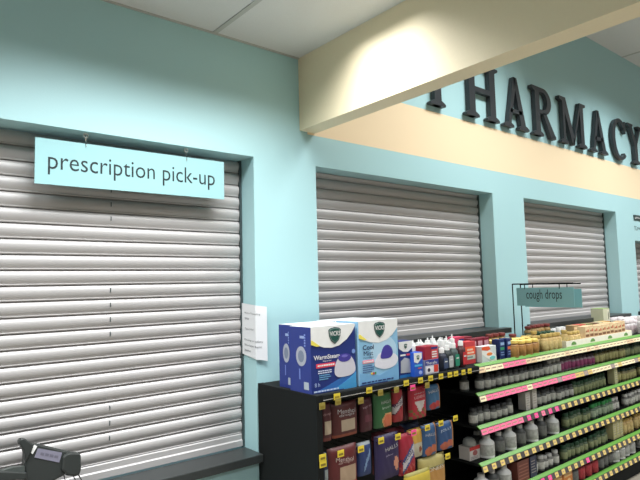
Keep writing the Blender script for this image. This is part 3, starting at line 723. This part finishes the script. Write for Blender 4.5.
# shelf 5
z = ZS[4]-.0035
put('jug', 2.60, -.36, z, 'white jar at the left end of the fifth shelf', None)
put('darkj', 2.70, -.36, z, 'dark bottle with white cap near the left end of the fifth shelf', None)
put('jug', 2.81, -.36, z, 'white jar left of the brown box on the fifth shelf', None)
def a_br(a, W, H):
    for k in range(5): a.plate(rect(-W*.4, W*.42, H*(.15+k*.15), H*(.20+k*.15)), 0, C(150, 96, 80))
carton('product_box', 'brown-red box on the fifth shelf, left of the blue box', 'product box', (2.95, -.40, z), .12, .08, .12, C(112, 58, 48), a_br)
carton('product_box', 'dark blue box beside the brown-red box on the fifth shelf', 'product box', (3.06, -.40, z), .07, .08, .12, C(44, 52, 78), a_wc)
run('greyw', 3.14, 3.40, F2, z, .056, 'pale grey bottle right of the blue box on the fifth shelf', 'pale grey bottles, fifth shelf')
run('green', 3.43, X(606, 445), F2, z, .0545, 'dark green capped bottle on the fifth shelf', 'green bottles, fifth shelf')
for k, lb in enumerate(('pale yellow carton on the fifth shelf, left one', 'pale yellow carton on the fifth shelf, middle one', 'pale yellow carton on the fifth shelf, right one')):
    carton('product_box', lb, 'product box', (X(610, 440)+.03+k*.055, -.385, z), .05, .06, .125, C(196, 190, 140), a_wc)
run('tan', X(620, 436)+.06, 4.9, F2, z, .056, 'beige bottle at the right end of the fifth shelf', 'beige bottles, fifth shelf')
# bottom deck
z = ZS[5]-.0035
def a_og(a, W, H): a.plate(rect(-W*.4, W*.4, H*.55, H*.85), 0, C(226, 180, 120)); a.plate(ellipse(W*.1, H*.3, W*.2, H*.15), 0, C(240, 200, 150))
for k in range(3):
    carton('product_box', ('orange carton on the bottom shelf, leftmost of three', 'orange carton on the bottom shelf, the middle of three', 'orange carton on the bottom shelf, nearest the red jars')[k], 'product box', (3.22+k*.125, -.39, z), .115, .08, .115, C(206, 128, 60), a_og)
put('darkj', 3.58, -.365, z, 'dark bottle between the orange cartons and red jars on the bottom shelf', None)
for k in range(3): put('redjar', 3.67+k*.095, -.36, z, ('red jar on the bottom shelf, nearest the orange cartons', 'red jar on the bottom shelf, middle of three', 'red jar on the bottom shelf, beside the dark tall bottles')[k], None)
run('darkj', 3.95, 4.12, (-.36,), z, .075, 'dark tall bottle between red jars and white jars on the bottom shelf', 'dark bottles, bottom shelf')
run('jug', 4.18, 4.9, (-.355,), z, .095, 'white jar at the right end of the bottom shelf', 'white jars, bottom shelf')
run('redjar', 2.62, 3.10, (-.355,), z, .09, 'red jar at the left end of the bottom shelf', 'red jars at the left end, bottom shelf')

# ---------------------------------------------------------------- cough drops sign
t = thing('sign_holder', 'black metal frame holding two small teal cough drops signs above the top shelf', 'sign', (3.425, -.10, T))
hz = 1.600-T
for dx, zz in ((0, hz), (.10, hz-.004)):
    m = MB(); m.lathe([(.018, 0), (.018, .004), (.004, .005), (.004, zz)], BLACK, dx, -.0, 10); m.build('post', t, smooth=True)
    MB().tube([(dx, 0, zz), (dx, -.42, zz)], .004, BLACK).build('arm', t)
    MB().box(dx-.002, dx+.002, -.422, -.030, 1.455-T-dx*.12, 1.574-T-dx*.12, SIGND).build('sign_panel', t)
    for yy in (-.09, -.33): MB().tube([(dx, yy, zz), (dx, yy, 1.565-T)], .003, BLACK).build('clip', t)
MB().text('cough drops', -.100, 1.482-T, .245, .080, -.0026, INK, face='-x').build('sign_lettering', t, 'dark words reading cough drops')

WHB = C(172, 168, 168)
# ---------------------------------------------------------------- hanging bags on hooks
def bag(name, label, px0, px1, py0, py1, Y, base, art, texts=(), th=.020, group=None):
    c0 = atY((px0+px1)/2, py0, Y); c1 = atY((px0+px1)/2, py1, Y); a = atY(px0, (py0+py1)/2, Y).x; b_ = atY(px1, (py0+py1)/2, Y).x
    W = b_-a; H = c0.z-c1.z; t = thing(name, label, 'bag of sweets', ((a+b_)/2, Y+th*.6, c1.z), random.uniform(-.06, .06), group)
    def dep(x, z_):
        u = abs(2*x/W); v = abs(2*z_/H-.9)/1.1
        return th*math.sqrt(max(0, (1-u**4)*(1-min(1, v)**4)))+.0006+.0012*math.sin(x*170+z_*60)*max(0, 1-u)
    NX, NZ = 18, 24; mb = MB()
    for side in (-1, 1):
        idx = {}
        vs = [((i/NX-.5)*W, side*dep((i/NX-.5)*W, j/NZ*H), j/NZ*H) for j in range(NZ+1) for i in range(NX+1)]
        byt = {}
        for j in range(NZ):
            for i in range(NX):
                q = [j*(NX+1)+i, j*(NX+1)+i+1, (j+1)*(NX+1)+i+1, (j+1)*(NX+1)+i]
                if side > 0: q = q[::-1]
                m = (art((i+.5)/NX, (j+.5)/NZ) or base) if side < 0 else base
                byt.setdefault(m, []).append(q)
        n = len(mb.v); mb.v += vs
        for m, qs in byt.items():
            k = mb.mi(m)
            for q in qs: mb.f.append([v+n for v in q]); mb.m.append(k)
    mb.build('pouch', t, smooth=True)
    if texts:
        g = MB()
        for (s, u, v, w_, h_, m, rot) in texts:
            g.text(s, (u-.5)*W, v*H, w_*W, h_*H, 0, m, yf=lambda x, z_: -dep(x, z_)-.0012, rot=rot)
        g.build('printed_text', t)
    # the pegboard hook it hangs on
    top = c0.z-.006; cx = (a+b_)/2
    return t, cx, top
def hook(px, py, Y, m, label, tagw=.034, at_x=None):
    p = atY(px, py, Y-.012); t = thing('peg_hook', label, 'peg hook', (p.x, 0, p.z-.012))
    MB().tube([(0, -.062, .0), (0, Y-.004, .0)], .0022, CHROME).tube([(0, -.062, .018), (0, Y-.008, .018)], .0018, CHROME).build('wire', t)
    MB().box(-tagw/2, tagw/2, Y-.010, Y-.008, .0, .026, m).box(-tagw*.36, tagw*.36, Y-.0106, Y-.0100, .006, .015, C(131, 113, 34)).build('price_tag', t)
CRM = C(165, 148, 126); MAR = C(77, 30, 30); MARD = C(66, 22, 32)
def art_sq(u0, u1, v0, v1, m, foot=None):
    def f(u, v):
        if u0 < u < u1 and v0 < v < v1: return m
        if foot and v < .1: return foot
        return None
    return f
YB1 = -.415
bag('sweets_bag', 'narrow maroon bag of sweets partly tucked behind the black end panel, top row', 322, 331.5, 401, 441, YB1, C(71, 29, 34), art_sq(.15, .95, .15, .5, CRM, C(101, 42, 39)), (('drops', .1, .62, .8, .09, C(160, 126, 126), .1),))
bag('sweets_bag', 'wide maroon bag with white writing and cream square, top row of hooks', 333, 358, 402, 436, YB1, MAR, art_sq(.26, .85, .16, .52, CRM, C(126, 59, 39)), (('Menthol', .15, .70, .7, .13, WHB, -.05), ('drops', .2, .58, .6, .1, WHB, 0)))
bag('sweets_bag', 'narrow dark plum bag hanging between the maroon and green bags', 361, 372.5, 398, 431, YB1, MARD, art_sq(.2, .9, .3, .5, C(92, 42, 54)), (('sugar free', .1, .68, .8, .09, C(160, 134, 143), .15),))
def art_green(u, v):
    if (u-.68)**2/.11+(v-.17)**2/.05 < 1: return C(190, 101, 67) if (u-.68)**2/.075+(v-.17)**2/.033 < 1 else C(195, 143, 92)
    if v > .88: return C(59, 81, 42)
    return None
bag('sweets_bag', 'green bag with an orange slice picture, top row of hooks', 374.5, 392.5, 390.5, 427, YB1, C(44, 92, 52), art_green, (('HALLS', .3, .64, .55, .08, WHB, .05), ('breezers', .34, .50, .5, .07, C(168, 185, 168), .05)))
def art_diag(m1, m2):
    def f(u, v):
        w_ = v-.52-(u-.5)*.35
        if abs(w_) < .11: return m1
        if abs(w_) < .15: return m2
        return None
    return f
bag('sweets_bag', 'red bag with a slanting white label beside the green bag', 393.5, 403, 388, 421.5, YB1, C(143, 37, 42), art_diag(C(175, 168, 168), C(76, 25, 50)), (('Ricola', .08, .42, .85, .12, C(59, 34, 76), .4),))
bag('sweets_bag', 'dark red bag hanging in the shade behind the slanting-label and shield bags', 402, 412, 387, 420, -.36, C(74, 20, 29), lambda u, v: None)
def art_tri(u, v):
    if v > .86 and .1 < u < .8: return None
    if .22 < v < .56 and abs(u-.52) < .34*(v-.12)/.44: return C(180, 173, 168)
    if v < .3 and (int(u*9)+int(v*14)) % 3 == 0: return C(101, 92, 42)
    return None
bag('sweets_bag', 'bright red bag with white shield shape under a pink tag', 410, 426.5, 386, 418, YB1, C(160, 34, 49), art_tri, (('cherry', .2, .74, .62, .06, WHB, .05), ('LUDENS', .2, .62, .62, .08, C(202, 168, 168), .05)))
def art_blu(fr):
    def f(u, v):
        if u > .86: return C(151, 101, 50)
        if v < .34 and ((u-.35)**2/.06+(v-.14)**2/.02 < 1 or (u-.66)**2/.05+(v-.2)**2/.016 < 1): return fr
        return None
    return f
bag('sweets_bag', 'blue bag with red fruit picture, rightmost in the top row of hooks', 427, 440.5, 384.5, 409, YB1, C(52, 92, 126), art_blu(C(160, 47, 47)), (('HALLS', .1, .66, .7, .12, WHB, .12),))
# second row
bag('sweets_bag', 'narrow navy bag at the end panel in the second row of hooks', 322, 328, 453, 486, YB1, C(30, 37, 64), art_sq(.2, .95, .1, .5, C(126, 134, 134)))
bag('sweets_bag', 'large maroon bag with cream square, second row of hooks', 329, 358, 446, 486, YB1-.004, C(87, 29, 30), art_sq(.36, .9, .1, .52, C(168, 143, 118), C(143, 59, 42)), (('Menthol', .2, .66, .6, .1, C(185, 168, 160), -.1), ('drops', .28, .56, .5, .08, C(168, 143, 134), 0)))
def art_k(u, v):
    if abs((v-.42)-(u-.55)*1.1) < .1 and .35 < u < .85: return C(109, 134, 165)
    if v > .9: return C(126, 134, 139)
    return None
bag('sweets_bag', 'navy blue bag with pale slanting drop shape, second row of hooks', 358.5, 371.5, 442, 475, YB1, C(37, 54, 99), art_k)
def art_h(u, v):
    if (u-.8)**2/.014+(v-.3)**2/.024 < 1: return C(188, 126, 101)
    return None
bag('sweets_bag', 'dark violet bag with white Halls lettering, second row of hooks', 376, 400, 434, 478, YB1-.003, C(40, 30, 71), art_h, (('HALLS', .34, .62, .55, .085, WHB, .12), ('defense', .34, .5, .3, .04, C(160, 151, 176), .1)))
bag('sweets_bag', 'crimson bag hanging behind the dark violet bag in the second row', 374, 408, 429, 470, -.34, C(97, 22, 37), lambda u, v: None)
def art_r(u, v):
    w_ = (v-.42)-(u-.5)*.55
    if abs(w_) < .17 and .12 < u < .92: return C(50, 71, 126) if abs(w_) > .1 else C(181, 175, 180)
    if v < .25 and (int(u*12)+int(v*20)) % 3 == 0: return C(168, 76, 76)
    return None
bag('sweets_bag', 'red bag with slanting white and blue label, second row of hooks', 399.5, 416, 433, 474, YB1+.004, C(148, 30, 49), art_r, (('Ricola', .1, .27, .8, .12, C(34, 34, 76), .55),))
def art_y(u, v):
    if v < .5 and u > .18: return C(173, 165, 143) if not ((u-.7)**2+(v-.25)**2 < .012) else C(126, 67, 42)
    return None
bag('sweets_bag', 'golden yellow bag with white label beneath a pink tag, second row', 409, 423, 428.5, 457, YB1+.008, C(185, 143, 59), art_y)
bag('sweets_bag', 'blue bag with orange picture right of the golden bag, second row', 422.5, 437, 424, 455, YB1, C(42, 77, 116), art_blu(C(173, 92, 59)), (('HALLS', .15, .64, .66, .09, WHB, -.05),))
bag('sweets_bag', 'blue bag with orange picture, rightmost in the second row of hooks', 438, 453.5, 421.5, 449, YB1, C(40, 72, 114), art_blu(C(168, 87, 64)), (('JOLLY', .15, .64, .66, .11, C(176, 185, 193), .1),))
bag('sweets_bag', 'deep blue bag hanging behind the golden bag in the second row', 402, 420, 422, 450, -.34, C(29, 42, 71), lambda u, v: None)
# third row
def art_o(u, v): return C(160, 148, 92) if v > .72 else (C(94, 87, 45) if v > .66 or u < .08 else None)
bag('sweets_bag', 'tan bag with olive top and white lettering, third row of hooks', 420, 446, 455.5, 492, YB1, C(173, 126, 64), art_o, (('HONEES', .12, .60, .76, .10, C(195, 192, 173), .0),))
bag('sweets_bag', 'yellow bag under a pink tag at the bottom of the photo, third row', 406, 432, 471, 504, YB1-.034, C(181, 160, 59), lambda u, v: C(126, 118, 50) if v > .9 else None)
for px, py, m, lb in ((322.7, 406.5, TAGO, 'peg hook with dull tag by the end panel, top row'), (338.6, 402, TAGO, 'peg hook with dull tag above the wide maroon bag'), (361.4, 401, TAGO, 'peg hook with dull tag above the dark plum bag'), (381, 393, TAGO, 'peg hook with dull tag above the green bag'),
                      (397, 390, TAGO, 'peg hook with dull tag above the red slanting-label bag, top row'), (413.3, 388, TAGPP, 'peg hook with pink tag above the bright red bag'), (427.8, 385.6, TAGO, 'peg hook with dull tag above the rightmost blue bag, top row'),
                      (323.2, 458, TAGY, 'peg hook with yellow tag by the end panel, upper of two'), (323.6, 464.5, TAGY, 'peg hook with yellow tag by the end panel, lower of two'),
                      (341.3, 454, TAGY, 'peg hook with yellow tag on the large maroon bag, second row'), (361.5, 449.5, TAGY, 'peg hook with yellow tag above the navy blue bag'), (381.7, 441, TAGY, 'peg hook with yellow tag on the left of the dark violet bag'), (398.5, 437, TAGY, 'peg hook with yellow tag above the red bag, second row'),
                      (414.3, 433, TAGPP, 'peg hook with pink tag above the golden yellow bag'), (428, 428, TAGY, 'peg hook with yellow tag above the left blue bag, second row'), (441.5, 423.6, TAGY, 'peg hook with yellow tag above the right blue bag, second row'), (456, 418.5, TAGY, 'empty peg hook with yellow tag right of the second row'),
                      (448.3, 456.5, TAGY, 'empty peg hook with yellow tag right of the third row'), (415, 477.5, TAGPP, 'peg hook with pink tag on the yellow bag, third row')):
    hook(px, py, -.437, m, lb, .034 if m is not TAGO else .030)

# ================================================================ LIGHT
def area(name, x, y, z, sx, sy, e, spread=140, col=(.97, .99, 1)):
    l = bpy.data.lights.new(name, 'AREA'); l.shape = 'RECTANGLE'; l.size = sx; l.size_y = sy; l.energy = e; l.spread = math.radians(spread); l.color = col
    o = bpy.data.objects.new(name, l); COL.objects.link(o); o.location = (x, y, z); return o
for x in (-2.25, -.65, .95):
    area('ceiling_troffer', x, -.62, CL-.02, 1.3, .36, 31, 130)
for x in (-1.9, .15): area('ceiling_troffer', x, -3.2, CL-.02, 1.05, .5, 40, 150)
for x in (3.1, 5.2, 7.3):
    for y in (-1.1, -3.6): area('ceiling_troffer', x, y, CH-.02, 1.05, .5, 50, 128)
wd = bpy.data.worlds.new('world'); SC.world = wd; wd.use_nodes = True
wd.node_tree.nodes['Background'].inputs[0].default_value = (.9, .95, 1, 1); wd.node_tree.nodes['Background'].inputs[1].default_value = .3

# ================================================================ CAMERA
cd = bpy.data.cameras.new('camera'); cam = bpy.data.objects.new('camera', cd); COL.objects.link(cam)
cd.sensor_width = 36; cd.lens = F*36/640; cd.clip_start = .02
M = Matrix((CR, CU, -CF)).transposed().to_4x4(); M.translation = CAM; cam.matrix_world = M
SC.camera = cam
SC.view_settings.view_transform = 'Standard'; SC.view_settings.look = 'None'; SC.view_settings.gamma = 1
SC.view_settings.use_curve_mapping = False; SC.view_settings.exposure = 0.0

# survey units -> metres, floor to zero
done = set()
for o in list(SC.objects):
    if o.type == 'MESH' and o.data.name not in done:
        done.add(o.data.name)
        top = o
        if o.parent is None:
            o.data.transform(Matrix.Translation((0, 0, -ZF)))
        o.data.transform(Matrix.Scale(S, 4))
    if o.parent is None and o.type != 'MESH': o.location = Vector((o.location.x, o.location.y, o.location.z-ZF))*S
    else: o.location = o.location*S
    if o.type == 'LIGHT': o.data.size *= S; o.data.size_y *= S; o.data.energy *= S*S
bpy.context.view_layer.update()
